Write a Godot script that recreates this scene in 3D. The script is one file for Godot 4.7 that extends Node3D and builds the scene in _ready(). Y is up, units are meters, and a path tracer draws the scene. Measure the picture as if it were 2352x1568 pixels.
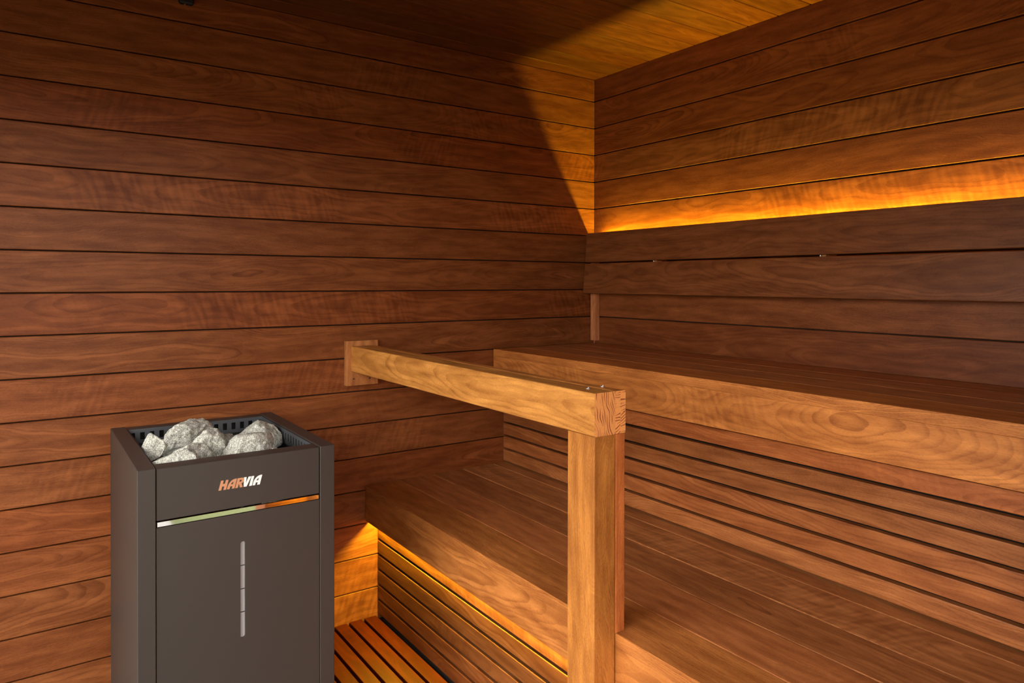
extends Node3D
# A small timber sauna: corner of two boarded walls at the origin. x runs along the far boarded wall,
# z runs from that wall towards the doorway, y is up, metres.

const TEX_LEN := 3.2      # metres of board that one wood texture covers along the grain
const TEX_H := 0.14       # metres across the grain covered by one of its eight strips

var rng := RandomNumberGenerator.new()
var wood: Array = []
var mat_cache := {}
var taken := {}
var end_tex: Texture2D

func _ready() -> void:
	rng.seed = 4711
	set_camera()
	set_light()
	make_textures()
	build_shell()
	build_floor_grate()
	build_upper_bench()
	build_lower_bench()
	build_backrest()
	build_led_strips()
	build_handrail()
	build_heater()
	build_stones()
	build_sensor()

# ------------------------------------------------------------------ camera and light
func set_camera() -> void:
	var cam := Camera3D.new()
	cam.name = "camera"
	cam.projection = Camera3D.PROJECTION_FRUSTUM
	cam.keep_aspect = Camera3D.KEEP_HEIGHT
	cam.near = 0.05
	cam.far = 200.0
	var f := 1628.488
	cam.size = 0.05 * 1568.0 / f
	cam.frustum_offset = Vector2(0.0, 0.05 * (659.724 - 784.0) / f)
	var yaw := 0.607733
	var pitch := -0.007335
	var roll := 0.00155
	var fw := Vector3(sin(yaw) * cos(pitch), sin(pitch), -cos(yaw) * cos(pitch))
	var r := Vector3(cos(yaw), 0, sin(yaw))
	var u := r.cross(fw)
	var r2 := r * cos(roll) + u * sin(roll)
	var u2 := u * cos(roll) - r * sin(roll)
	cam.transform = Transform3D(Basis(r2, u2, -fw), Vector3(-2.11907, 1.21456, 2.40174))
	add_child(cam)
	cam.current = true

func set_light() -> void:
	var env := Environment.new()
	env.background_mode = Environment.BG_SKY
	var sky := Sky.new()
	var sm := ProceduralSkyMaterial.new()
	sm.sky_top_color = Color(0.98, 0.99, 1.0)
	sm.sky_horizon_color = Color(0.60, 0.60, 0.59)
	sm.sky_curve = 0.6
	sm.sky_energy_multiplier = 1.0
	sm.ground_bottom_color = Color(0.2, 0.2, 0.17)
	sm.ground_horizon_color = Color(0.3, 0.3, 0.28)
	sky.sky_material = sm
	env.sky = sky
	env.background_energy_multiplier = 21.0
	env.tonemap_mode = Environment.TONE_MAPPER_LINEAR
	env.tonemap_exposure = 0.98
	env.sdfgi_enabled = true
	env.ssao_enabled = true
	env.ssil_enabled = true
	var we := WorldEnvironment.new()
	we.name = "environment"
	we.environment = env
	add_child(we)

# ------------------------------------------------------------------ naming helpers
func numbered(called: String) -> String:
	if not taken.has(called):
		taken[called] = 0
		return called
	taken[called] += 1
	return "%s_%03d" % [called, taken[called]]

func tag(o: Node, label: String, category := "", group := "", kind := "") -> void:
	if label: o.set_meta("label", label)
	if category: o.set_meta("category", category)
	if group: o.set_meta("group", group)
	if kind: o.set_meta("kind", kind)

func thing(called: String, label: String, category: String, at := Vector3.ZERO, group := "") -> Node3D:
	var o := Node3D.new()
	o.name = numbered(called)
	add_child(o)
	o.position = at
	tag(o, label, category, group)
	return o

func structure(called: String, label: String, category := "") -> Node3D:
	var o := Node3D.new()
	o.name = called
	add_child(o)
	tag(o, label, category, "", "structure")
	return o

# puts a mesh under a parent as a named part
func part(called: String, mesh: Mesh, parent: Node3D, xf := Transform3D()) -> MeshInstance3D:
	var m := MeshInstance3D.new()
	m.name = called
	m.mesh = mesh
	m.cast_shadow = GeometryInstance3D.SHADOW_CASTING_SETTING_ON
	var key := str(parent.get_instance_id()) + called
	if taken.has(key):
		taken[key] += 1
		m.name = "%s_%03d" % [called, taken[key]]
	else:
		taken[key] = 0
	parent.add_child(m, true)
	m.transform = xf
	return m

# ------------------------------------------------------------------ textures and materials
func make_textures() -> void:
	for a in 2:
		wood.append(ImageTexture.create_from_image(wood_atlas(100 + a * 37)))
	end_tex = ImageTexture.create_from_image(end_grain_image())

func wood_atlas(sd: int) -> Image:
	var w := 2048
	var h := 1024
	var strip := 128
	var n1 := FastNoiseLite.new()
	n1.noise_type = FastNoiseLite.TYPE_SIMPLEX
	n1.fractal_type = FastNoiseLite.FRACTAL_NONE
	n1.frequency = 1.0
	n1.seed = sd
	var r := RandomNumberGenerator.new()
	r.seed = sd
	var data := PackedByteArray()
	data.resize(w * h * 3)
	for k in 8:
		var flat := k % 3 != 2
		var y0 := r.randf_range(0.03, 0.11) if flat else r.randf_range(-0.25, -0.12)
		var d0 := r.randf_range(0.004, 0.030)
		var slope := r.randf_range(0.006, 0.020) * (1.0 if r.randf() < 0.5 else -1.0)
		if slope < 0.0: d0 -= slope * TEX_LEN * 0.7
		var ring := r.randf_range(0.0055, 0.0095) if flat else r.randf_range(0.0028, 0.0048)
		var off := r.randf_range(0.0, 500.0)
		var figure := r.randf_range(0.2, 1.0) if r.randf() < 0.6 else 0.0
		var soft := r.randf_range(0.7, 1.25)
		for x in w:
			var X := x * TEX_LEN / w
			var pith := n1.get_noise_2d(X * 1.1 + off, off) * 0.028 + n1.get_noise_2d(X * 4.0 + off, off + 9.0) * 0.004
			var deep := d0 + slope * X + n1.get_noise_2d(X * 0.9 + off, off + 31.0) * 0.022 + n1.get_noise_2d(X * 3.5, off + 77.0) * 0.0035
			var d2 := deep * deep * 2.2
			var fmask := clampf(n1.get_noise_2d(X * 1.6 - off, off + 3.0) * 1.8 - 0.35, 0.0, 1.0) * figure
			for yy in strip:
				var Y := yy * TEX_H / strip
				var wob := n1.get_noise_2d(X * 6.0 + off, Y * 40.0) * 0.0026 + n1.get_noise_2d(X * 22.0 + off, Y * 90.0) * 0.0007
				var dy := Y - y0 + pith + wob
				var rr := sqrt(dy * dy + d2)
				var q := rr / ring
				var fr := q - floorf(q)
				var band := n1.get_noise_2d(floorf(q) * 7.3 + off, 5.0)      # tone of this growth ring
				var late := smoothstep(0.45, 0.95, fr) * (1.0 - smoothstep(0.965, 1.0, fr))
				var fibre := n1.get_noise_2d(X * 9.0 + off, Y * 520.0) * 0.6 + n1.get_noise_2d(X * 30.0 + off, Y * 1300.0) * 0.5
				var blot := n1.get_noise_2d(X * 3.2 + off, Y * 24.0 + off) * 0.75 + n1.get_noise_2d(X * 11.0 + off, Y * 45.0 + off) * 0.4
				var fig := n1.get_noise_2d(X * 46.0 + Y * 14.0 + off, Y * 9.0)
				var edge := clampf(1.0 - absf(n1.get_noise_2d(X * 2.6 - off, Y * 15.0 + off)) * 9.0, 0.0, 1.0)
				var pore := n1.get_noise_2d(X * 90.0 + off, Y * 1900.0)
				var v := 0.61 - late * (0.18 + 0.18 * band) * soft + band * 0.10 + fibre * 0.07 + blot * 0.19 + fig * fmask * 0.15 + edge * edge * 0.08
				v -= clampf(pore - 0.5, 0.0, 0.4) * 0.35
				v = clampf(v, 0.0, 1.0)
				var i := ((k * strip + yy) * w + x) * 3
				data[i] = int(lerpf(142.0, 255.0, v))
				data[i + 1] = int(lerpf(120.0, 255.0, v))
				data[i + 2] = int(lerpf(102.0, 252.0, v))
	return Image.create_from_data(w, h, false, Image.FORMAT_RGB8, data)

func end_grain_image() -> Image:
	var n := 384
	var n1 := FastNoiseLite.new()
	n1.frequency = 1.0
	n1.seed = 8
	n1.fractal_type = FastNoiseLite.FRACTAL_NONE
	var data := PackedByteArray()
	data.resize(n * n * 3)
	for y in n:
		for x in n:
			var X := float(x) / n
			var Y := float(y) / n
			var q := (X + Y * 0.24 + n1.get_noise_2d(X * 3.0, Y * 2.0) * 0.05) * 17.0
			var fr := q - floorf(q)
			var gate := n1.get_noise_2d(floorf(q) * 3.1, Y * 2.2)
			var late := smoothstep(0.45, 0.8, fr) * (1.0 - smoothstep(0.85, 1.0, fr)) * clampf(0.55 + gate * 1.2, 0.0, 1.0)
			var v := clampf(0.92 - late * 0.75 + n1.get_noise_2d(X * 40.0, Y * 30.0) * 0.08, 0.0, 1.0)
			var i := (y * n + x) * 3
			data[i] = int(lerpf(118.0, 252.0, v))
			data[i + 1] = int(lerpf(62.0, 246.0, v))
			data[i + 2] = int(lerpf(45.0, 236.0, v))
	return Image.create_from_data(n, n, false, Image.FORMAT_RGB8, data)

# wood of a linear colour: the texture carries grain, the tint the colour of that timber
func timber(lin: Color, sheet := 0, rough := 0.5, spec := 0.3) -> StandardMaterial3D:
	var key := [lin, sheet, rough, spec]
	if mat_cache.has(key): return mat_cache[key]
	var m := StandardMaterial3D.new()
	m.resource_name = "thermally treated timber"
	m.albedo_texture = wood[sheet]
	m.albedo_color = lin.linear_to_srgb()
	m.roughness = rough
	m.metallic_specular = spec
	mat_cache[key] = m
	return m

func end_wood(lin: Color) -> StandardMaterial3D:
	var m := StandardMaterial3D.new()
	m.resource_name = "sawn end grain"
	m.albedo_texture = end_tex
	m.albedo_color = lin.linear_to_srgb()
	m.roughness = 0.7
	return m

func plain(lin: Color, rough := 0.5, metal := 0.0, spec := 0.5) -> StandardMaterial3D:
	var key := [lin, rough, metal, spec, "plain"]
	if mat_cache.has(key): return mat_cache[key]
	var m := StandardMaterial3D.new()
	m.albedo_color = lin.linear_to_srgb()
	m.roughness = rough
	m.metallic = metal
	m.metallic_specular = spec
	mat_cache[key] = m
	return m

# a neighbouring tone of a timber colour, one of five
func tone(base: Color, spread := 0.10) -> Color:
	var k := rng.randi_range(-2, 2) / 2.0
	var j := rng.randi_range(-1, 1) * 0.06
	return Color(base.r * (1.0 + spread * k), base.g * (1.0 + spread * k + j), base.b * (1.0 + spread * k + j * 1.6))

# ------------------------------------------------------------------ mesh helpers
func quad(st: SurfaceTool, p: Array, n: Vector3, uv: Array) -> void:
	var order := [0, 1, 2, 0, 2, 3]
	if (p[1] - p[0]).cross(p[2] - p[0]).dot(n) > 0.0: order = [0, 2, 1, 0, 3, 2]
	for i in order:
		st.set_normal(n)
		st.set_uv(uv[i])
		st.add_vertex(p[i])

func pingpong01(s: float, top: float) -> float:
	var t := fposmod(s, 2.0 * top)
	return t if t <= top else 2.0 * top - t

# a board: length on x, height on y, thickness on z, face to +z, its long edges eased by c
func board(L: float, H: float, T: float, mat: Material, c := 0.0015, segs := 1, end_mat: Material = null, turned := false, which := -1) -> ArrayMesh:
	var st := SurfaceTool.new()
	st.begin(Mesh.PRIMITIVE_TRIANGLES)
	st.set_material(mat)
	var pts: Array = []
	for q in 4:
		var cy := (H / 2 - c) * (1 if q in [0, 1] else -1)
		var cz := (T / 2 - c) * (1 if q in [0, 3] else -1)
		var a0 := PI / 2 * q
		for s in segs + 1:
			# q 0: +z to +y ; q 1: +y to -z ; q 2: -z to -y ; q 3: -y to +z
			var a := a0 + PI / 2 * s / segs
			pts.append(Vector2(cy + c * sin(a), cz + c * cos(a)))
	var strip := rng.randi_range(0, 7)
	if which >= 0: strip = which
	var flipu := -1.0 if rng.randf() < 0.5 else 1.0
	var span := L / TEX_LEN
	var u0 := rng.randf_range(0.0, maxf(0.0, 1.0 - span))
	if flipu < 0: u0 += span
	var v0 := rng.randf_range(0.0, maxf(0.0, TEX_H - H - 0.004)) + 0.002
	var n := pts.size()
	# start perimeter so that the front face runs from s = 0 to H
	var per := 0.0
	var sv := PackedFloat32Array()
	sv.resize(n + 1)
	var start := n - 1
	for k in n + 1:
		sv[k] = per
		if k < n: per += (pts[(start + k + 1) % n] - pts[(start + k) % n]).length()
	for k in n:
		var a: Vector2 = pts[(start + k) % n]
		var b: Vector2 = pts[(start + k + 1) % n]
		var d := b - a
		var nn := Vector3(0, -d.y, d.x)
		if nn.dot(Vector3(0, (a.x + b.x), (a.y + b.y))) < 0: nn = -nn
		nn = nn.normalized()
		var va := (strip + clampf(pingpong01(v0 + sv[k], TEX_H) / TEX_H, 0.02, 0.98)) / 8.0
		var vb := (strip + clampf(pingpong01(v0 + sv[k + 1], TEX_H) / TEX_H, 0.02, 0.98)) / 8.0
		var ua := u0
		var ub := u0 + flipu * span
		quad(st, [Vector3(-L / 2, a.x, a.y), Vector3(L / 2, a.x, a.y), Vector3(L / 2, b.x, b.y), Vector3(-L / 2, b.x, b.y)], nn,
			[Vector2(ua, va), Vector2(ub, va), Vector2(ub, vb), Vector2(ua, vb)])
	var es := st
	if end_mat:
		es = SurfaceTool.new()
		es.begin(Mesh.PRIMITIVE_TRIANGLES)
		es.set_material(end_mat)
	for side in [-1.0, 1.0]:
		var nx := Vector3(side, 0, 0)
		for k in range(1, n - 1):
			var tri := [pts[0], pts[k], pts[k + 1]]
			var p: Array = []
			for t in tri: p.append(Vector3(side * L / 2, t.x, t.y))
			var ord := [0, 1, 2]
			if (p[1] - p[0]).cross(p[2] - p[0]).dot(nx) > 0.0: ord = [0, 2, 1]
			for i in ord:
				es.set_normal(nx)
				if end_mat: es.set_uv(Vector2(tri[i].y / 0.1 + 0.5, -tri[i].x / 0.1 + 0.5) if not turned else Vector2(tri[i].x / 0.1, tri[i].y / 0.1))
				else: es.set_uv(Vector2(clampf(u0 + flipu * 0.5 * span + tri[i].y / TEX_LEN, 0, 1), (strip + 0.5 + tri[i].x / TEX_H * 0.4) / 8.0))
				es.add_vertex(p[i])
	var am := st.commit()
	if end_mat: es.commit(am)
	return am

func place(c: Vector3, along: Vector3, face: Vector3) -> Transform3D:
	return Transform3D(Basis(along, face.cross(along), face), c)

# a box between two corners with eased edges, one flat colour
func add_box(st: SurfaceTool, lo: Vector3, hi: Vector3, c := 0.0) -> void:
	var m := (lo + hi) / 2
	var h := (hi - lo) / 2
	var faces := []
	for ax in 3:
		for s in [-1.0, 1.0]:
			var n := Vector3.ZERO
			n[ax] = s
			var p: Array = []
			for k in [[-1, -1], [1, -1], [1, 1], [-1, 1]]:
				var v := Vector3.ZERO
				v[ax] = s * h[ax]
				v[(ax + 1) % 3] = k[0] * (h[(ax + 1) % 3] - c)
				v[(ax + 2) % 3] = k[1] * (h[(ax + 2) % 3] - c)
				p.append(m + v)
			quad(st, p, n, [Vector2(0, 0), Vector2(1, 0), Vector2(1, 1), Vector2(0, 1)])
	if c <= 0: return
	for ax in 3:
		var b1 := (ax + 1) % 3
		var b2 := (ax + 2) % 3
		for s1 in [-1.0, 1.0]:
			for s2 in [-1.0, 1.0]:
				var n := Vector3.ZERO
				n[b1] = s1
				n[b2] = s2
				var p: Array = []
				for k in [[-1, 0], [1, 0], [1, 1], [-1, 1]]:
					var v := Vector3.ZERO
					v[ax] = k[0] * (h[ax] - c)
					v[b1] = s1 * (h[b1] - (0.0 if k[1] == 0 else c))
					v[b2] = s2 * (h[b2] - (c if k[1] == 0 else 0.0))
					p.append(m + v)
				quad(st, p, n.normalized(), [Vector2(0, 0), Vector2(1, 0), Vector2(1, 1), Vector2(0, 1)])
	for sx in [-1.0, 1.0]:
		for sy in [-1.0, 1.0]:
			for sz in [-1.0, 1.0]:
				var n := Vector3(sx, sy, sz).normalized()
				var p := [m + Vector3(sx * h.x, sy * (h.y - c), sz * (h.z - c)), m + Vector3(sx * (h.x - c), sy * h.y, sz * (h.z - c)), m + Vector3(sx * (h.x - c), sy * (h.y - c), sz * h.z)]
				var ord := [0, 1, 2]
				if (p[1] - p[0]).cross(p[2] - p[0]).dot(n) > 0.0: ord = [0, 2, 1]
				for i in ord:
					st.set_normal(n)
					st.set_uv(Vector2.ZERO)
					st.add_vertex(p[i])

func begin(mat: Material) -> SurfaceTool:
	var st := SurfaceTool.new()
	st.begin(Mesh.PRIMITIVE_TRIANGLES)
	st.set_material(mat)
	return st

func box_mesh(lo: Vector3, hi: Vector3, mat: Material, c := 0.001) -> ArrayMesh:
	var st := begin(mat)
	add_box(st, lo, hi, c)
	return st.commit()

# a disc or lathe round the y axis: profile of (radius, height)
func lathe(profile: Array, mat: Material, segs := 20) -> ArrayMesh:
	var st := begin(mat)
	for i in profile.size() - 1:
		var a: Vector2 = profile[i]
		var b: Vector2 = profile[i + 1]
		for k in segs:
			var t0 := TAU * k / segs
			var t1 := TAU * (k + 1) / segs
			var tm := (t0 + t1) / 2
			var d := b - a
			var nn := Vector3(d.y * cos(tm), -d.x, d.y * sin(tm))
			if nn.length() < 1e-9: continue
			nn = nn.normalized()
			quad(st, [Vector3(a.x * cos(t0), a.y, a.x * sin(t0)), Vector3(a.x * cos(t1), a.y, a.x * sin(t1)), Vector3(b.x * cos(t1), b.y, b.x * sin(t1)), Vector3(b.x * cos(t0), b.y, b.x * sin(t0))], nn,
				[Vector2.ZERO, Vector2.ZERO, Vector2.ZERO, Vector2.ZERO])
	return st.commit()

# ------------------------------------------------------------------ timber colours (linear, before the grain)
const WALL := Color(0.32, 0.099, 0.028)
const DARK := Color(0.31, 0.100, 0.030)
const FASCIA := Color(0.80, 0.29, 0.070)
const SEAT := Color(0.54, 0.200, 0.064)
const SLAT := Color(0.47, 0.155, 0.045)
const FLOORC := Color(0.100, 0.0125, 0.0025)
const CEILC := Color(0.22, 0.072, 0.016)

# ------------------------------------------------------------------ shell
const WZ0 := 0.35     # the window in the left wall: its near side, sill and head
const WY0 := 0.0
const WY1 := 1.82
func build_shell() -> void:
	var under := plain(Color(0.03, 0.012, 0.006), 0.9)
	var y_top := 2.1192
	# far wall: horizontal boards, 12 cm apart
	var wb := structure("wall_back", "far sauna wall of dark horizontal timber boards behind the heater", "wall")
	part("backing", box_mesh(Vector3(-2.85, -0.1, -0.16), Vector3(0.12, 2.3, -0.018), under, 0.0), wb)
	var wr := structure("wall_right", "long sauna wall of dark horizontal timber boards behind the benches", "wall")
	part("backing", box_mesh(Vector3(0.018, -0.1, -0.018), Vector3(0.12, 2.3, 2.25), under, 0.0), wr)
	for k in range(-10, 8):
		var lo := maxf(1.182 + 0.12 * k + 0.002, -0.05)
		var hi := minf(1.182 + 0.12 * (k + 1) - 0.002, y_top)
		if hi - lo < 0.01: continue
		var m := timber(tone(WALL), rng.randi_range(0, 1), 0.45)
		part("board", board(2.75, hi - lo, 0.016, m), wb, place(Vector3(-1.375, (lo + hi) / 2, -0.008), Vector3.RIGHT, Vector3.BACK))
		m = timber(tone(WALL), rng.randi_range(0, 1), 0.45)
		part("board", board(2.1, hi - lo, 0.016, m), wr, place(Vector3(0.008, (lo + hi) / 2, 1.052), Vector3.BACK, Vector3.LEFT))
	# ceiling: boards that run with the far wall
	var ce := structure("ceiling", "low sauna ceiling of reddish timber boards", "ceiling")
	part("backing", box_mesh(Vector3(-2.85, y_top + 0.018, -0.018), Vector3(0.018, 2.3, 2.25), under, 0.0), ce)
	var z := 0.0
	var edge := 0.089
	while z < 2.1:
		var lo := z + (0.0 if z == 0.0 else 0.002)
		var hi := minf(edge - 0.002, 2.1)
		var m := timber(tone(CEILC, 0.22), rng.randi_range(0, 1), 0.42)
		part("board", board(2.75, hi - lo, 0.016, m), ce, place(Vector3(-1.375, y_top + 0.008, (lo + hi) / 2), Vector3.RIGHT, Vector3.DOWN))
		z = edge
		edge += 0.1208
	# left wall with its window and the front wall with its doorway, both out of the picture
	var lx := -2.75
	var wl := structure("wall_left", "side wall of horizontal timber boards with a wide window", "wall")
	part("backing", box_mesh(Vector3(lx - 0.10, -0.1, -0.018), Vector3(lx - 0.018, 2.3, WZ0), under, 0.0), wl)
	part("backing", box_mesh(Vector3(lx - 0.10, WY1, WZ0), Vector3(lx - 0.018, 2.3, 2.25), under, 0.0), wl)
	part("backing", box_mesh(Vector3(lx - 0.10, -0.1, WZ0), Vector3(lx - 0.018, WY0, 2.25), under, 0.0), wl)
	var wf := structure("wall_front", "front wall of timber boards with an open doorway", "wall")
	part("backing", box_mesh(Vector3(-1.22, -0.1, 2.118), Vector3(0.018, 2.3, 2.25), under, 0.0), wf)
	part("lintel", box_mesh(Vector3(lx - 0.1, 1.80, 2.118), Vector3(-1.22, 2.3, 2.25), under, 0.0), wf)
	part("door_lining", box_mesh(Vector3(-1.232, -0.05, 2.10), Vector3(-1.22, 1.80, 2.25), timber(WALL, 0, 0.5), 0.001), wf)
	part("corner_post", box_mesh(Vector3(lx - 0.1, -0.1, 2.10), Vector3(lx, 1.90, 2.25), timber(WALL, 0, 0.5), 0.001), wf)
	for k in range(-10, 8):
		var lo := maxf(1.182 + 0.12 * k + 0.002, -0.05)
		var hi := minf(1.182 + 0.12 * (k + 1) - 0.002, y_top)
		if hi - lo < 0.01: continue
		var zend := WZ0 if lo < WY1 - 0.01 and hi > WY0 + 0.01 else 2.1
		part("board", board(zend, hi - lo, 0.016, timber(tone(WALL), rng.randi_range(0, 1), 0.45)), wl, place(Vector3(lx - 0.008, (lo + hi) / 2, zend / 2), Vector3.BACK, Vector3.RIGHT))
		var xw := 1.22 if hi < 1.92 else 2.75
		part("board", board(xw, hi - lo, 0.016, timber(tone(WALL), rng.randi_range(0, 1), 0.45)), wf, place(Vector3(-xw / 2, (lo + hi) / 2, 2.108), Vector3.RIGHT, Vector3.FORWARD))
	var win := structure("window_1", "wide side window beside the doorway", "window")
	var fr := begin(plain(Color(0.02, 0.02, 0.02), 0.5))
	for e in [[WY0, WY0 + 0.03, WZ0, 2.10], [WY1 - 0.03, WY1, WZ0, 2.10], [WY0, WY1, WZ0, WZ0 + 0.03], [WY0, WY1, 2.07, 2.10]]:
		add_box(fr, Vector3(lx - 0.075, e[0], e[2]), Vector3(lx - 0.03, e[1], e[3]), 0.001)
	part("frame", fr.commit(), win)
	var gm := StandardMaterial3D.new()
	gm.resource_name = "clear glass"
	gm.albedo_color = Color(0.95, 1.0, 0.97, 0.05)
	gm.transparency = BaseMaterial3D.TRANSPARENCY_ALPHA
	gm.roughness = 0.0
	part("pane", box_mesh(Vector3(lx - 0.052, WY0 + 0.03, WZ0 + 0.03), Vector3(lx - 0.048, WY1 - 0.03, 2.07), gm, 0.0), win)
	var added_deck := structure("added_trim_5", "added dark decking outside the side window, limits light bounced from the ground", "decking")
	part("boards", box_mesh(Vector3(-9.0, -0.20, -3.0), Vector3(lx - 0.12, -0.10, 2.25), plain(Color(0.025, 0.02, 0.016), 0.8), 0.0), added_deck)  # unseen decking, added dark so less daylight bounces indoors
	var added_fence := structure("added_trim_4", "added dark timber barrier at the far side of the lawn, blocks low sky light", "added_fence")
	part("screen", box_mesh(Vector3(-6.0, -0.3, 5.6), Vector3(4.0, 1.5, 5.7), timber(DARK, 0, 0.7), 0.0), added_fence)  # unseen barrier, added to hold back low sky light from the front
	var added_porch := structure("added_trim_3", "added low timber roof outside the doorway, blocks front sky light", "roof")
	part("added_deck", box_mesh(Vector3(-3.4, 2.12, 2.26), Vector3(0.4, 2.2, 4.4), timber(DARK, 0, 0.6), 0.0), added_porch)  # unseen roof, added to cut sky light through the doorway
	# floor under the slats, and the ground outside that the steel trim mirrors
	var fl := structure("floor", "dark sub floor showing between the timber slats", "floor")
	part("slab", box_mesh(Vector3(-2.85, -0.2, -0.018), Vector3(0.018, -0.06, 2.25), plain(Color(0.022, 0.019, 0.017), 0.7), 0.0), fl)
	var out := structure("trim_1", "pale stone landing outside the doorway", "landing")
	part("slab", box_mesh(Vector3(-4.2, -0.20, 2.26), Vector3(-1.44, -0.10, 4.3), plain(Color(0.17, 0.16, 0.145), 0.8), 0.004), out)
	var lawn := structure("trim_2", "green lawn outside the doorway", "lawn")
	part("turf", box_mesh(Vector3(-40, -0.5, -40), Vector3(40, -0.21, 60), plain(Color(0.055, 0.065, 0.008), 0.9), 0.0), lawn)

# ------------------------------------------------------------------ floor grate
func build_floor_grate() -> void:
	var g := thing("floor_grate", "reddish slatted timber floor grate beside the lower bench", "floor grate")
	for z in [0.2, 1.05, 1.9]:
		part("bearer", board(0.36, 0.03, 0.036, timber(FLOORC, 0, 0.6)), g, place(Vector3(-1.235, -0.042, z), Vector3.RIGHT, Vector3.UP))
	var x := -1.0535
	var first := true
	while x > -1.41:
		var wd := 0.0455
		part("slat", board(2.06, wd, 0.024, timber(tone(FLOORC, 0.08), rng.randi_range(0, 1), 0.45), 0.002, 2), g, place(Vector3(x - wd / 2, -0.012, 1.035 + rng.randf_range(-0.003, 0.003)), Vector3.BACK, Vector3.UP))
		x -= 0.0555

# ------------------------------------------------------------------ benches
func build_upper_bench() -> void:
	var b := thing("sauna_bench", "upper timber sauna bench below the backrest, with dark seat boards and a bright fascia", "bench")
	var top := 0.9444
	var x := -0.5427
	for k in 4:
		var w := 0.134
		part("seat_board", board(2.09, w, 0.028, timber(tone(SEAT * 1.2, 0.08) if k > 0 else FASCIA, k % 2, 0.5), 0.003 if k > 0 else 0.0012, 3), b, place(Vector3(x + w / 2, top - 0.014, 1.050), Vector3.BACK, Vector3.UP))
		x += 0.1362
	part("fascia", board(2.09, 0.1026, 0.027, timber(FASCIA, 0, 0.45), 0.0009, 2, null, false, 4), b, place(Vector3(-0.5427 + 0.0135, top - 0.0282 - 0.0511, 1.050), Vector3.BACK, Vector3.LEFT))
	for z in [0.25, 1.05, 1.85]:
		part("bearer", board(0.42, 0.06, 0.04, timber(DARK, 0, 0.6)), b, place(Vector3(-0.245, top - 0.06, z), Vector3.RIGHT, Vector3.BACK))
	skirt("slatted timber panel closing the space under the upper bench", -0.4932, 0.487, 0.0535, 8, 0.0455, 1.1)

func build_lower_bench() -> void:
	var b := thing("sauna_bench", "lower timber sauna bench with dusty seat boards, in front of the slatted panel", "bench")
	var top := 0.48
	var edges := [-1.0949, -0.9600, -0.8195, -0.6865, -0.5445, -0.410]
	for k in 5:
		var w: float = edges[k + 1] - edges[k] - 0.0022
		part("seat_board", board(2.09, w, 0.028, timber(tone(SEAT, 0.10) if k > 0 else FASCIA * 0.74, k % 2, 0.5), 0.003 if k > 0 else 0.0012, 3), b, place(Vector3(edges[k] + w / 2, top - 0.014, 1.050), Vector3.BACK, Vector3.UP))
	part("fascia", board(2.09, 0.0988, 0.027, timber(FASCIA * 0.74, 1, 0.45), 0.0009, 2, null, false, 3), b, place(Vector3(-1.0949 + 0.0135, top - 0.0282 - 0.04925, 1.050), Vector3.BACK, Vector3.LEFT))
	for z in [0.25, 1.05, 1.85]:
		part("bearer", board(0.62, 0.05, 0.04, timber(DARK, 0, 0.6)), b, place(Vector3(-0.735, top - 0.0535, z), Vector3.RIGHT, Vector3.BACK))
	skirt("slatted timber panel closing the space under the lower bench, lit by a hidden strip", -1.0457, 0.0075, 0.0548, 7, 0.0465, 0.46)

func skirt(label: String, x: float, y0: float, pitch: float, n: int, h: float, shade: float) -> void:
	var s := thing("slatted_panel", label, "panel", Vector3(x, 0, 0))
	part("backing", box_mesh(Vector3(0.02, y0 - 0.05 if y0 < 0.2 else y0 + 0.002, 0.004), Vector3(0.026, y0 + pitch * n - 0.004, 2.09), plain(Color(0.055, 0.045, 0.04) if y0 < 0.2 else Color(0.012, 0.008, 0.006), 0.85, 0.0, 0.2), 0.0), s)
	for k in n:
		part("slat", board(2.09, h, 0.02, timber(tone(SLAT * shade, 0.12), rng.randi_range(0, 1), 0.42), 0.0022, 2), s, place(Vector3(0.01, y0 + pitch * k + h / 2, 1.050), Vector3.BACK, Vector3.LEFT))

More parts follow.
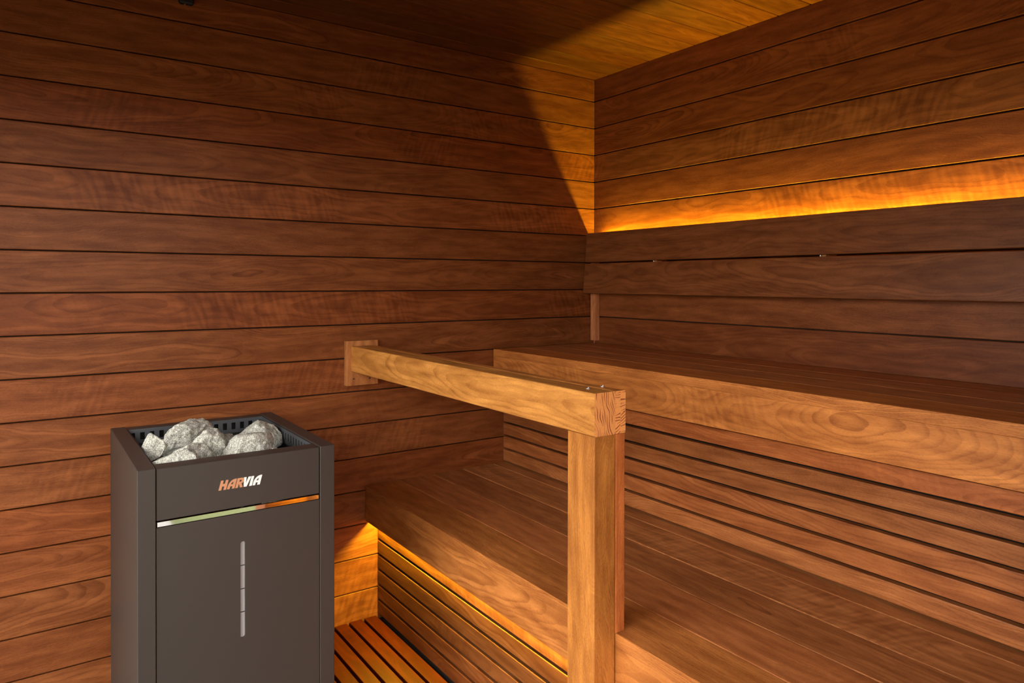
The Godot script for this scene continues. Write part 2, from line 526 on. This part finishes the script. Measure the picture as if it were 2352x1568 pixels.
func build_backrest() -> void:
	var b := thing("backrest", "tilted backrest of two wide dark timber boards above the upper bench", "backrest", Vector3(0, 0.957, 0))
	var t := 0.026
	# the front of the boards leans: x -0.0585 at 1.43 m, -0.0825 at 1.167 m
	var lean := atan2(0.024, 0.263)
	var face := Vector3(-cos(lean), sin(lean), 0)
	for e in [[1.167, 1.2955], [1.3025, 1.4305]]:
		var ym: float = (e[0] + e[1]) / 2
		var xm: float = -0.0585 - (1.4305 - ym) * 0.024 / 0.263
		var c := Vector3(xm, ym, 1.055) - face * t / 2
		part("board", board(2.07, (e[1] - e[0]) / cos(lean), t, timber(DARK, 1, 0.42), 0.002, 2), b, place(c - Vector3(0, 0.957, 0), Vector3.BACK, face))
	var pale := Color(0.80, 0.32, 0.13)
	for e in [[0.023, 0.0, 0.415], [0.42, 0.225, 0.415], [1.135, 0.225, 0.415], [1.84, 0.225, 0.415]]:
		part("batten", board(e[2] - e[1], 0.031, 0.027, timber(pale, 0, 0.6)), b, place(Vector3(-0.0145, (e[1] + e[2]) / 2, e[0]), Vector3.UP, Vector3.LEFT))
	part("cable", box_mesh(Vector3(-0.0265, -0.0115, 0.029), Vector3(-0.0235, 0.004, 0.032), plain(Color(0.6, 0.13, 0.08), 0.5), 0.0005), b)
	for z in [0.413, 1.127]:
		part("screw", lathe([Vector2(0, 0.0), Vector2(0.003, 0.001), Vector2(0.0035, 0.006), Vector2(0, 0.007)], plain(Color(0.7, 0.7, 0.68), 0.25, 1.0), 12), b, Transform3D(Basis(), Vector3(-0.052, 0.338, z)))
		part("bracket", box_mesh(Vector3(-0.056, 0.337, z + 0.006), Vector3(-0.03, 0.344, z + 0.02), timber(pale, 0, 0.6), 0.0005), b)

# ------------------------------------------------------------------ hidden strip lamps
const GLOW := Color(1.0, 0.89, 0.20)
func build_led_strips() -> void:
	led("led_strip", "amber light strip hidden behind the top of the backrest", Vector3(-0.0165, 1.3895, 1.04), 1.93, 0.004, true, 2.0)
	led("led_strip", "amber light strip hidden under the front of the lower bench", Vector3(-1.0575, 0.3715, 1.050), 2.076, 0.006, false, 2.7)

func led(called: String, label: String, at: Vector3, length: float, width: float, up: bool, power: float) -> void:
	var s := thing(called, label, "light", at)
	var d := 1.0 if up else -1.0
	part("profile", box_mesh(Vector3(-width / 2 - 0.001, -0.006, -length / 2), Vector3(width / 2 + 0.001, 0.006, length / 2), plain(Color(0.6, 0.6, 0.6), 0.4, 1.0), 0.0005), s)
	var m := StandardMaterial3D.new()
	m.albedo_color = Color(1, 0.85, 0.6)
	m.emission_enabled = true
	m.emission = GLOW
	m.emission_energy_multiplier = 1.5
	part("diffuser", box_mesh(Vector3(-width / 2, 0.0062 if up else -0.0072, -length / 2), Vector3(width / 2, 0.0072 if up else -0.0062, length / 2), m, 0.0), s)
	var l := AreaLight3D.new()
	l.name = "strip_light"
	l.area_size = Vector2(length, width)
	l.light_color = GLOW
	l.light_energy = power
	l.area_range = 8.0
	l.area_attenuation = 2.0
	l.shadow_enabled = true
	s.add_child(l)
	var zz := Vector3(0, -d, 0)
	l.transform = Transform3D(Basis(Vector3.BACK, zz.cross(Vector3.BACK), zz), Vector3(0, 0.0085 * d, 0))

# ------------------------------------------------------------------ handrail
func build_handrail() -> void:
	var h := thing("handrail", "pale timber handrail on a square post, fixed to the far wall by a square plate", "handrail", Vector3(-1.113, 0, 1.268))
	var o := h.position
	var golden := Color(0.84, 0.37, 0.085)
	var warm := Color(0.80, 0.31, 0.075)
	var red := Color(0.70, 0.21, 0.055)
	var e1 := end_wood(Color(0.86, 0.36, 0.105))
	var e2 := end_wood(Color(0.95, 0.40, 0.115))
	part("wall_plate", board(0.158, 0.1195, 0.0245, timber(Color(0.62, 0.25, 0.08), 1, 0.55), 0.002, 2), h, place(Vector3(-1.1140, 0.9268, 0.0128) - o, Vector3.UP, Vector3.BACK))
	# beam: two laminations side by side, from the plate to just past the post
	var zl := 1.3133 - 0.0252
	part("beam_lamination", board(zl, 0.0893, 0.0576, timber(golden, 0, 0.5), 0.003, 3, e1), h, place(Vector3(-1.1563 + 0.0288, 0.9430, 0.0252 + zl / 2) - o, Vector3.BACK, Vector3.LEFT))
	part("beam_lamination", board(zl, 0.0893, 0.0288, timber(warm, 1, 0.5), 0.003, 3, e2, true), h, place(Vector3(-1.0700 - 0.0144, 0.9430, 0.0252 + zl / 2) - o, Vector3.BACK, Vector3.RIGHT))
	# post: the outer lamination runs down in front of the bench, the inner one stands on the seat
	part("post_lamination", board(0.8975 + 0.0, 0.0863, 0.0590, timber(Color(0.62, 0.24, 0.050), 0, 0.5), 0.003, 3, null, false, 2), h, place(Vector3(-1.1563 + 0.0295, 0.4493, 1.2692) - o, Vector3.UP, Vector3.LEFT))
	part("post_lamination", board(0.8975 - 0.4805, 0.0863, 0.0270, timber(red, 1, 0.5), 0.003, 3, null, false, 5), h, place(Vector3(-1.0695 - 0.0135, 0.4805 + (0.8975 - 0.4805) / 2, 1.2692) - o, Vector3.UP, Vector3.RIGHT))
	var steel := plain(Color(0.75, 0.72, 0.68), 0.3, 1.0)
	var hole := plain(Color(0.05, 0.02, 0.01), 0.8)
	for p in [Vector3(-1.122, 0.9878, 1.254), Vector3(-1.0775, 0.9878, 1.250)]:
		part("bolt", lathe([Vector2(0.0055, 0.0), Vector2(0.0055, 0.0012), Vector2(0.0042, 0.0022), Vector2(0.002, 0.0022), Vector2(0.0018, 0.0008), Vector2(0.0, 0.0008)], steel, 18), h, Transform3D(Basis(), p - o))
	for p in [Vector3(-1.147, 0.8715, 0.0252), Vector3(-1.0865, 0.8705, 0.0252)]:
		part("screw", lathe([Vector2(0.0032, 0.0), Vector2(0.003, 0.0006), Vector2(0.0, 0.0003)], hole, 14), h, Transform3D(Basis(Vector3.RIGHT, PI / 2), p - o))  # dark disc on the plate, painted for the shade inside a hole

# ------------------------------------------------------------------ heater
const HX0 := -1.908
const HX1 := -1.4595
const HZ0 := 0.112
const HZ1 := 0.662
const HT := 0.80
func build_heater() -> void:
	var o := Vector3((HX0 + HX1) / 2, 0, (HZ0 + HZ1) / 2)
	var h := thing("sauna_heater", "dark grey box shaped electric sauna heater filled with stones", "heater", o)
	var coat := plain(Color(0.036, 0.027, 0.021), 0.45)
	coat.resource_name = "grey powder coat"
	var inner := plain(Color(0.055, 0.054, 0.056), 0.5)
	var black := plain(Color(0.004, 0.004, 0.004), 0.9)
	var chrome := plain(Color(0.82, 0.79, 0.76), 0.04, 1.0)
	var ty := HT - 0.002
	for s in [[HX0, HX0 + 0.0370], [HX1 - 0.0375, HX1]]:
		part("side_panel", box_mesh(Vector3(s[0], -0.06, HZ0) - o, Vector3(s[1], HT, HZ1) - o, coat, 0.0012), h)
	var xa := HX0 + 0.0385
	var xb := HX1 - 0.0390
	# front: upper fascia with its deep rim, steel trim, lower door
	var st := begin(coat)
	add_box(st, Vector3(xa, 0.6815, HZ1 - 0.014) - o, Vector3(xb, ty, HZ1 - 0.002) - o, 0.0012)
	add_box(st, Vector3(xa, ty - 0.012, HZ1 - 0.052) - o, Vector3(xb, ty, HZ1 - 0.010) - o, 0.0012)
	var up := part("front_panel", st.commit(), h)
	part("steel_trim", box_mesh(Vector3(xa + 0.001, 0.6675, HZ1 - 0.016) - o, Vector3(xb - 0.001, 0.6792, HZ1 - 0.0015) - o, chrome, 0.0008), h)
	# lower door with a real slot for the water gauge
	st = begin(coat)
	var gx := -1.6843
	var gw := 0.0056
	var g0 := 0.3690
	var g1 := 0.5990
	slotted_plate(st, xa, xb, 0.02, 0.6660, gx, gw, g0, g1, HZ1 - 0.014, HZ1 - 0.002, o)
	var door := part("door_panel", st.commit(), h)
	var gauge := part("water_gauge", box_mesh(Vector3(gx - 0.009, g0 - 0.006, HZ1 - 0.0135) - o, Vector3(gx + 0.009, g1 + 0.006, HZ1 - 0.0085) - o, plain(Color(0.40, 0.37, 0.36), 0.25), 0.0), h)
	tag(gauge, "pale translucent water gauge in its slot")
	for y in [0.5400, 0.4840, 0.4290]:
		part("mark", box_mesh(Vector3(gx - 0.0058, y - 0.0009, HZ1 - 0.0085) - o, Vector3(gx + 0.0058, y + 0.0009, HZ1 - 0.0072) - o, plain(Color(0.02, 0.018, 0.016), 0.6), 0.0), gauge)
	# rear rim and the body below
	st = begin(coat)
	add_box(st, Vector3(xa - 0.001, ty - 0.012, HZ0) - o, Vector3(xb + 0.001, ty, HZ0 + 0.040) - o, 0.001)
	add_box(st, Vector3(xa - 0.001, 0.0, HZ0) - o, Vector3(xb + 0.001, ty - 0.012, HZ0 + 0.004) - o, 0.0)
	part("rear_panel", st.commit(), h)
	part("stone_tray", box_mesh(Vector3(xa - 0.001, 0.66, HZ0 + 0.01) - o, Vector3(xb + 0.001, 0.668, HZ1 - 0.02) - o, black, 0.0), h)
	# slotted liners round the stones
	var zb := HZ0 + 0.040
	var zf := HZ1 - 0.052
	st = begin(inner)
	perforated(st, Vector3(xa, 0, zb) - o, Vector3(1, 0, 0), Vector3(0, 0, 1), xb - xa, ty - 0.042, ty - 0.001, ty - 0.031, ty - 0.0105, 15, 0.0118)
	add_box(st, Vector3(xa, ty - 0.13, zb - 0.010) - o, Vector3(xb, ty - 0.046, zb - 0.006) - o, 0.0)
	part("slotted_liner", st.commit(), h)
	for s in [[xa, 1.0], [xb, -1.0]]:
		st = begin(inner)
		perforated(st, Vector3(s[0], 0, zb) - o, Vector3(0, 0, 1), Vector3(s[1], 0, 0), zf - zb, ty - 0.042, ty - 0.0015, ty - 0.031, ty - 0.0105, 20, 0.0098)
		part("slotted_liner", st.commit(), h)
		part("void", box_mesh(Vector3(s[0] - 0.0005, 0.67, zb) - o, Vector3(s[0] + 0.0005, ty - 0.003, zf) - o, black, 0.0), h)  # black sheet painted in for the shade behind the slots
	part("void", box_mesh(Vector3(xa, 0.67, zb - 0.016) - o, Vector3(xb, ty - 0.013, zb - 0.0145) - o, black, 0.0), h)  # same black sheet for the shade behind the rear slots
	build_logo(h, o)

# plate between x0..x1, y0..y1 with one upright round ended slot
func slotted_plate(st: SurfaceTool, x0: float, x1: float, y0: float, y1: float, gx: float, r: float, g0: float, g1: float, za: float, zb: float, o: Vector3) -> void:
	add_box(st, Vector3(x0, y0, za) - o, Vector3(gx - r, y1, zb) - o, 0.0)
	add_box(st, Vector3(gx + r, y0, za) - o, Vector3(x1, y1, zb) - o, 0.0)
	var n := 10
	for e in [[g1 - r, y1, 1.0], [g0 + r, y0, -1.0]]:
		for k in n:
			var a0 := PI * k / n
			var a1 := PI * (k + 1) / n
			var p0 := Vector2(gx + r * cos(a0), e[0] + e[2] * r * sin(a0))
			var p1 := Vector2(gx + r * cos(a1), e[0] + e[2] * r * sin(a1))
			var uv := [Vector2.ZERO, Vector2.ZERO, Vector2.ZERO, Vector2.ZERO]
			quad(st, [Vector3(p0.x, p0.y, zb) - o, Vector3(p1.x, p1.y, zb) - o, Vector3(p1.x, e[1], zb) - o, Vector3(p0.x, e[1], zb) - o], Vector3(0, 0, 1), uv)
			var nn := Vector3(gx - (p0.x + p1.x) / 2, e[0] - (p0.y + p1.y) / 2, 0).normalized()
			quad(st, [Vector3(p0.x, p0.y, zb) - o, Vector3(p1.x, p1.y, zb) - o, Vector3(p1.x, p1.y, za) - o, Vector3(p0.x, p0.y, za) - o], nn, uv)

# a thin plate with a row of upright slots; its face looks along «face»
func perforated(st: SurfaceTool, at: Vector3, along: Vector3, face: Vector3, length: float, y0: float, y1: float, s0: float, s1: float, n: int, w: float) -> void:
	var th := 0.0012
	var boxes := [[0.0, length, y0, s0], [0.0, length, s1, y1]]
	var pitch := length / n
	for k in n + 1:
		var a := maxf(0.0, (k - 0.5) * pitch + w / 2)
		var b := minf(length, (k + 0.5) * pitch - w / 2)
		boxes.append([a, b, s0, s1])
	for b in boxes:
		var p: Vector3 = at + along * b[0] + Vector3(0, b[2], 0) + face * 0.001
		var q: Vector3 = at + along * b[1] + Vector3(0, b[3], 0) + face * (0.001 + th)
		add_box(st, Vector3(minf(p.x, q.x), p.y, minf(p.z, q.z)), Vector3(maxf(p.x, q.x), q.y, maxf(p.z, q.z)), 0.0)

func build_logo(h: Node3D, o: Vector3) -> void:
	var logo := Node3D.new()
	logo.name = "logo"
	h.add_child(logo)
	tag(logo, "raised slanted metal lettering with painted reflection colours")
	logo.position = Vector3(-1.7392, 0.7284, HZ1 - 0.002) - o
	var warm_reflection := plain(Color(0.86, 0.46, 0.27), 0.38, 0.85)  # painted reflection: warm surroundings put into the first three letters
	var pale_reflection := plain(Color(0.98, 0.95, 0.92), 0.25, 0.2)  # painted reflection: bright daylight put into the last three letters
	var sw := 0.27
	var hh := [Vector2(0, 0), Vector2(sw, 0), Vector2(sw, 0.38), Vector2(0.77 - sw, 0.38), Vector2(0.77 - sw, 0), Vector2(0.77, 0), Vector2(0.77, 1), Vector2(0.77 - sw, 1), Vector2(0.77 - sw, 0.64), Vector2(sw, 0.64), Vector2(sw, 1), Vector2(0, 1)]
	# the A has a round shouldered left leg; a slit joins its counter to the gap below the crossbar
	var aa := [Vector2(0, 0), Vector2(sw, 0), Vector2(sw, 0.27), Vector2(0.5, 0.27), Vector2(0.5, 0), Vector2(0.78, 0), Vector2(0.78, 1), Vector2(0.60, 1), Vector2(0.42, 0.955), Vector2(0.26, 0.86), Vector2(0.13, 0.71), Vector2(0.04, 0.53), Vector2(0.0, 0.33)]
	var ah := [Vector2(0.27, 0.47), Vector2(0.5, 0.47), Vector2(0.5, 0.76), Vector2(0.40, 0.69), Vector2(0.31, 0.58)]
	var rr := [Vector2(0, 0), Vector2(sw, 0), Vector2(sw, 0.38), Vector2(0.32, 0.38), Vector2(0.49, 0), Vector2(0.78, 0), Vector2(0.56, 0.42), Vector2(0.68, 0.50), Vector2(0.745, 0.62), Vector2(0.75, 0.78), Vector2(0.71, 0.91), Vector2(0.62, 0.98), Vector2(0.52, 1.0), Vector2(0, 1)]
	var rh := [Vector2(0.27, 0.60), Vector2(0.40, 0.60), Vector2(0.49, 0.66), Vector2(0.50, 0.74), Vector2(0.45, 0.80), Vector2(0.27, 0.81)]
	var vv := [Vector2(0.23, 0), Vector2(0.53, 0), Vector2(0.78, 1), Vector2(0.50, 1), Vector2(0.37, 0.36), Vector2(0.27, 1), Vector2(0, 1)]
	var ii := [Vector2(0, 0), Vector2(sw, 0), Vector2(sw, 1), Vector2(0, 1)]
	var glyphs := [[hh, [], 0.0, warm_reflection], [aa, ah, 0.87, warm_reflection], [rr, rh, 1.73, warm_reflection], [vv, [], 2.40, pale_reflection], [ii, [], 3.22, pale_reflection], [aa, ah, 3.58, pale_reflection]]
	for g in glyphs:
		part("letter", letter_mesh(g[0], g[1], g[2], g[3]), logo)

func letter_mesh(outer: Array, hole: Array, dx: float, mat: Material) -> ArrayMesh:
	var k := 0.0215
	var st := begin(mat)
	var d := 0.0016
	var polys := []
	if hole.is_empty():
		polys.append(outer)
	else:
		# cut into a left and a right half through the counter so that each half is simple
		var cx := 0.0
		for p in hole: cx += p.x / hole.size()
		for side in [[-1.0, cx], [cx, 2.0]]:
			var win := PackedVector2Array([Vector2(side[0], -1), Vector2(side[1], -1), Vector2(side[1], 2), Vector2(side[0], 2)])
			for c in Geometry2D.intersect_polygons(PackedVector2Array(outer), win):
				for e in Geometry2D.clip_polygons(c, PackedVector2Array(hole)):
					polys.append(Array(e))
	var slant := func(p: Vector2) -> Vector2: return Vector2((p.x + dx + p.y * 0.27) * k, p.y * 0.0222)
	for poly in polys:
		var pv := PackedVector2Array(poly)
		var idx := Geometry2D.triangulate_polygon(pv)
		for t in range(0, idx.size(), 3):
			var p: Array = []
			for j in 3:
				var s: Vector2 = slant.call(pv[idx[t + j]])
				p.append(Vector3(s.x, s.y, d))
			var ord := [0, 1, 2]
			if (p[1] - p[0]).cross(p[2] - p[0]).z > 0.0: ord = [0, 2, 1]
			for j in ord:
				st.set_normal(Vector3.BACK)
				st.set_uv(Vector2.ZERO)
				st.add_vertex(p[j])
	for ring in [outer, hole]:
		var c := Vector2.ZERO
		var cw := Geometry2D.is_polygon_clockwise(PackedVector2Array(ring)) if ring.size() > 2 else false
		for j in ring.size():
			var a: Vector2 = slant.call(ring[j])
			var b: Vector2 = slant.call(ring[(j + 1) % ring.size()])
			var dd := b - a
			var nn := Vector3(dd.y, -dd.x, 0).normalized()
			if cw != (ring == hole): nn = -nn
			quad(st, [Vector3(a.x, a.y, d), Vector3(b.x, b.y, d), Vector3(b.x, b.y, 0), Vector3(a.x, a.y, 0)], nn, [Vector2.ZERO, Vector2.ZERO, Vector2.ZERO, Vector2.ZERO])
	return st.commit()

# ------------------------------------------------------------------ stones
func stone_material() -> StandardMaterial3D:
	var m := StandardMaterial3D.new()
	m.resource_name = "grey speckled stone"
	var img := Image.create(512, 512, false, Image.FORMAT_RGB8)
	var n := FastNoiseLite.new()
	n.seed = 5
	n.frequency = 1.0
	n.fractal_type = FastNoiseLite.FRACTAL_NONE
	for y in 512:
		for x in 512:
			var a := n.get_noise_2d(x * 0.055, y * 0.055)
			var b := n.get_noise_2d(x * 0.14 + 90, y * 0.14)
			var c := n.get_noise_2d(x * 0.02, y * 0.02 + 50)
			var v := clampf(0.70 + a * 0.20 + b * 0.26 + c * 0.16, 0.15, 1.0)
			if b < -0.45 and a < 0.1: v *= 0.68
			img.set_pixel(x, y, Color(v, v * 0.985, v * 0.94))
	m.albedo_texture = ImageTexture.create_from_image(img)
	m.albedo_color = Color(0.94, 0.93, 0.895)
	m.uv1_triplanar = true
	m.uv1_scale = Vector3.ONE * 7.0
	m.roughness = 0.85
	return m

func rock(radii: Vector3, sd: int, cuts: int, mat: Material, at: Vector3) -> ArrayMesh:
	var r := RandomNumberGenerator.new()
	r.seed = sd
	var n := FastNoiseLite.new()
	n.seed = sd
	n.frequency = 1.0
	n.fractal_octaves = 4
	var planes: Array = []
	for k in cuts:
		var v := Vector3(r.randfn(), r.randfn(), r.randfn()).normalized()
		planes.append([v, r.randf_range(0.50, 0.86)])
	var st := begin(mat)
	st.set_smooth_group(0)
	var res := 30
	var grid := func(f: int, a: float, b: float) -> Vector3:
		var p: Vector3 = [Vector3(1, b, -a), Vector3(-1, b, a), Vector3(a, 1, -b), Vector3(a, -1, b), Vector3(a, b, 1), Vector3(-a, b, -1)][f]
		p = p.normalized()
		var d := 1.0
		for pl in planes:
			var c: float = p.dot(pl[0])
			if c > 0.05: d = minf(d, pl[1] / c)
		d += n.get_noise_3dv(p * 1.2) * 0.10 + n.get_noise_3dv(p * 5.0 + Vector3.ONE * 9.0) * 0.045
		var w: Vector3 = p * d * radii + at      # stones press against the liners, none pokes through
		return Vector3(clampf(w.x, HX0 + 0.044, HX1 - 0.0445), w.y, clampf(w.z, HZ0 + 0.046, HZ1 - 0.056)) - at
	for f in 6:
		for i in res:
			for j in res:
				var q: Array = []
				for c in [[0, 0], [1, 0], [1, 1], [0, 1]]:
					q.append(grid.call(f, -1.0 + 2.0 * (i + c[0]) / res, -1.0 + 2.0 * (j + c[1]) / res))
				for t in [0, 2, 1, 0, 3, 2]:
					st.add_vertex(q[t])
	st.index()
	st.generate_normals()
	return st.commit()

func build_stones() -> void:
	var mat := stone_material()
	# label, centre, radii, turn, seed, cuts
	var list := [
		["small squarish grey stone at the left inner wall of the heater", Vector3(-1.838, 0.790, 0.40), Vector3(0.033, 0.038, 0.036), 31, 14],
		["broad flat grey stone at the front left corner of the heater", Vector3(-1.812, 0.772, 0.552), Vector3(0.064, 0.044, 0.054), 12, 13],
		["tallest grey stone at the back of the heap, with a hollow on its right shoulder", Vector3(-1.744, 0.785, 0.285), Vector3(0.078, 0.066, 0.064), 13, 14],
		["wedge shaped grey stone with a shaded right side, front of the tallest stone", Vector3(-1.776, 0.768, 0.475), Vector3(0.060, 0.052, 0.058), 14, 14],
		["rounded grey stone in the middle of the heap", Vector3(-1.708, 0.768, 0.40), Vector3(0.048, 0.062, 0.062), 15, 13],
		["largest ridged grey stone right of the middle of the heap", Vector3(-1.634, 0.772, 0.468), Vector3(0.078, 0.074, 0.078), 46, 14],
		["long grey stone at the right inner wall of the heater", Vector3(-1.552, 0.764, 0.325), Vector3(0.062, 0.062, 0.080), 17, 14],
		["tiny grey stone at the front right rim of the heater", Vector3(-1.578, 0.772, 0.575), Vector3(0.022, 0.022, 0.020), 18, 12],
		["dark stone low at the back left of the heap", Vector3(-1.812, 0.748, 0.245), Vector3(0.050, 0.036, 0.052), 19, 12],
		["small stone wedged between the flat stone and the wedge shaped stone", Vector3(-1.825, 0.735, 0.47), Vector3(0.028, 0.026, 0.026), 20, 12],
		["low stone at the back right of the heap", Vector3(-1.635, 0.735, 0.215), Vector3(0.064, 0.044, 0.050), 21, 12],
		["low stone behind the front rim, below the middle of the heap", Vector3(-1.706, 0.735, 0.56), Vector3(0.060, 0.046, 0.045), 22, 12],
	]
	for e in list:
		var r: Vector3 = e[2]
		var base: Vector3 = e[1] - Vector3(0, r.y, 0)
		var t := thing("sauna_stone", e[0], "stone", base, "stones heaped in the heater")
		part("stone", rock(r, e[3], e[4], mat, e[1]), t, Transform3D(Basis(), Vector3(0, r.y, 0)))

# ------------------------------------------------------------------ sensor high on the far wall
func build_sensor() -> void:
	var s := thing("temperature_sensor", "small black temperature sensor high on the far wall above the heater", "sensor", Vector3(-1.69, 2.075, 0.0))
	part("housing", box_mesh(Vector3(-0.021, 0.0, 0.0), Vector3(0.021, 0.04, 0.022), plain(Color(0.004, 0.004, 0.004), 0.6), 0.004), s)
	part("screw", lathe([Vector2(0, -0.004), Vector2(0.003, -0.003), Vector2(0.003, 0.002), Vector2(0, 0.002)], plain(Color(0.6, 0.38, 0.12), 0.35, 1.0), 12), s, Transform3D(Basis(), Vector3(-0.004, -0.0, 0.012)))
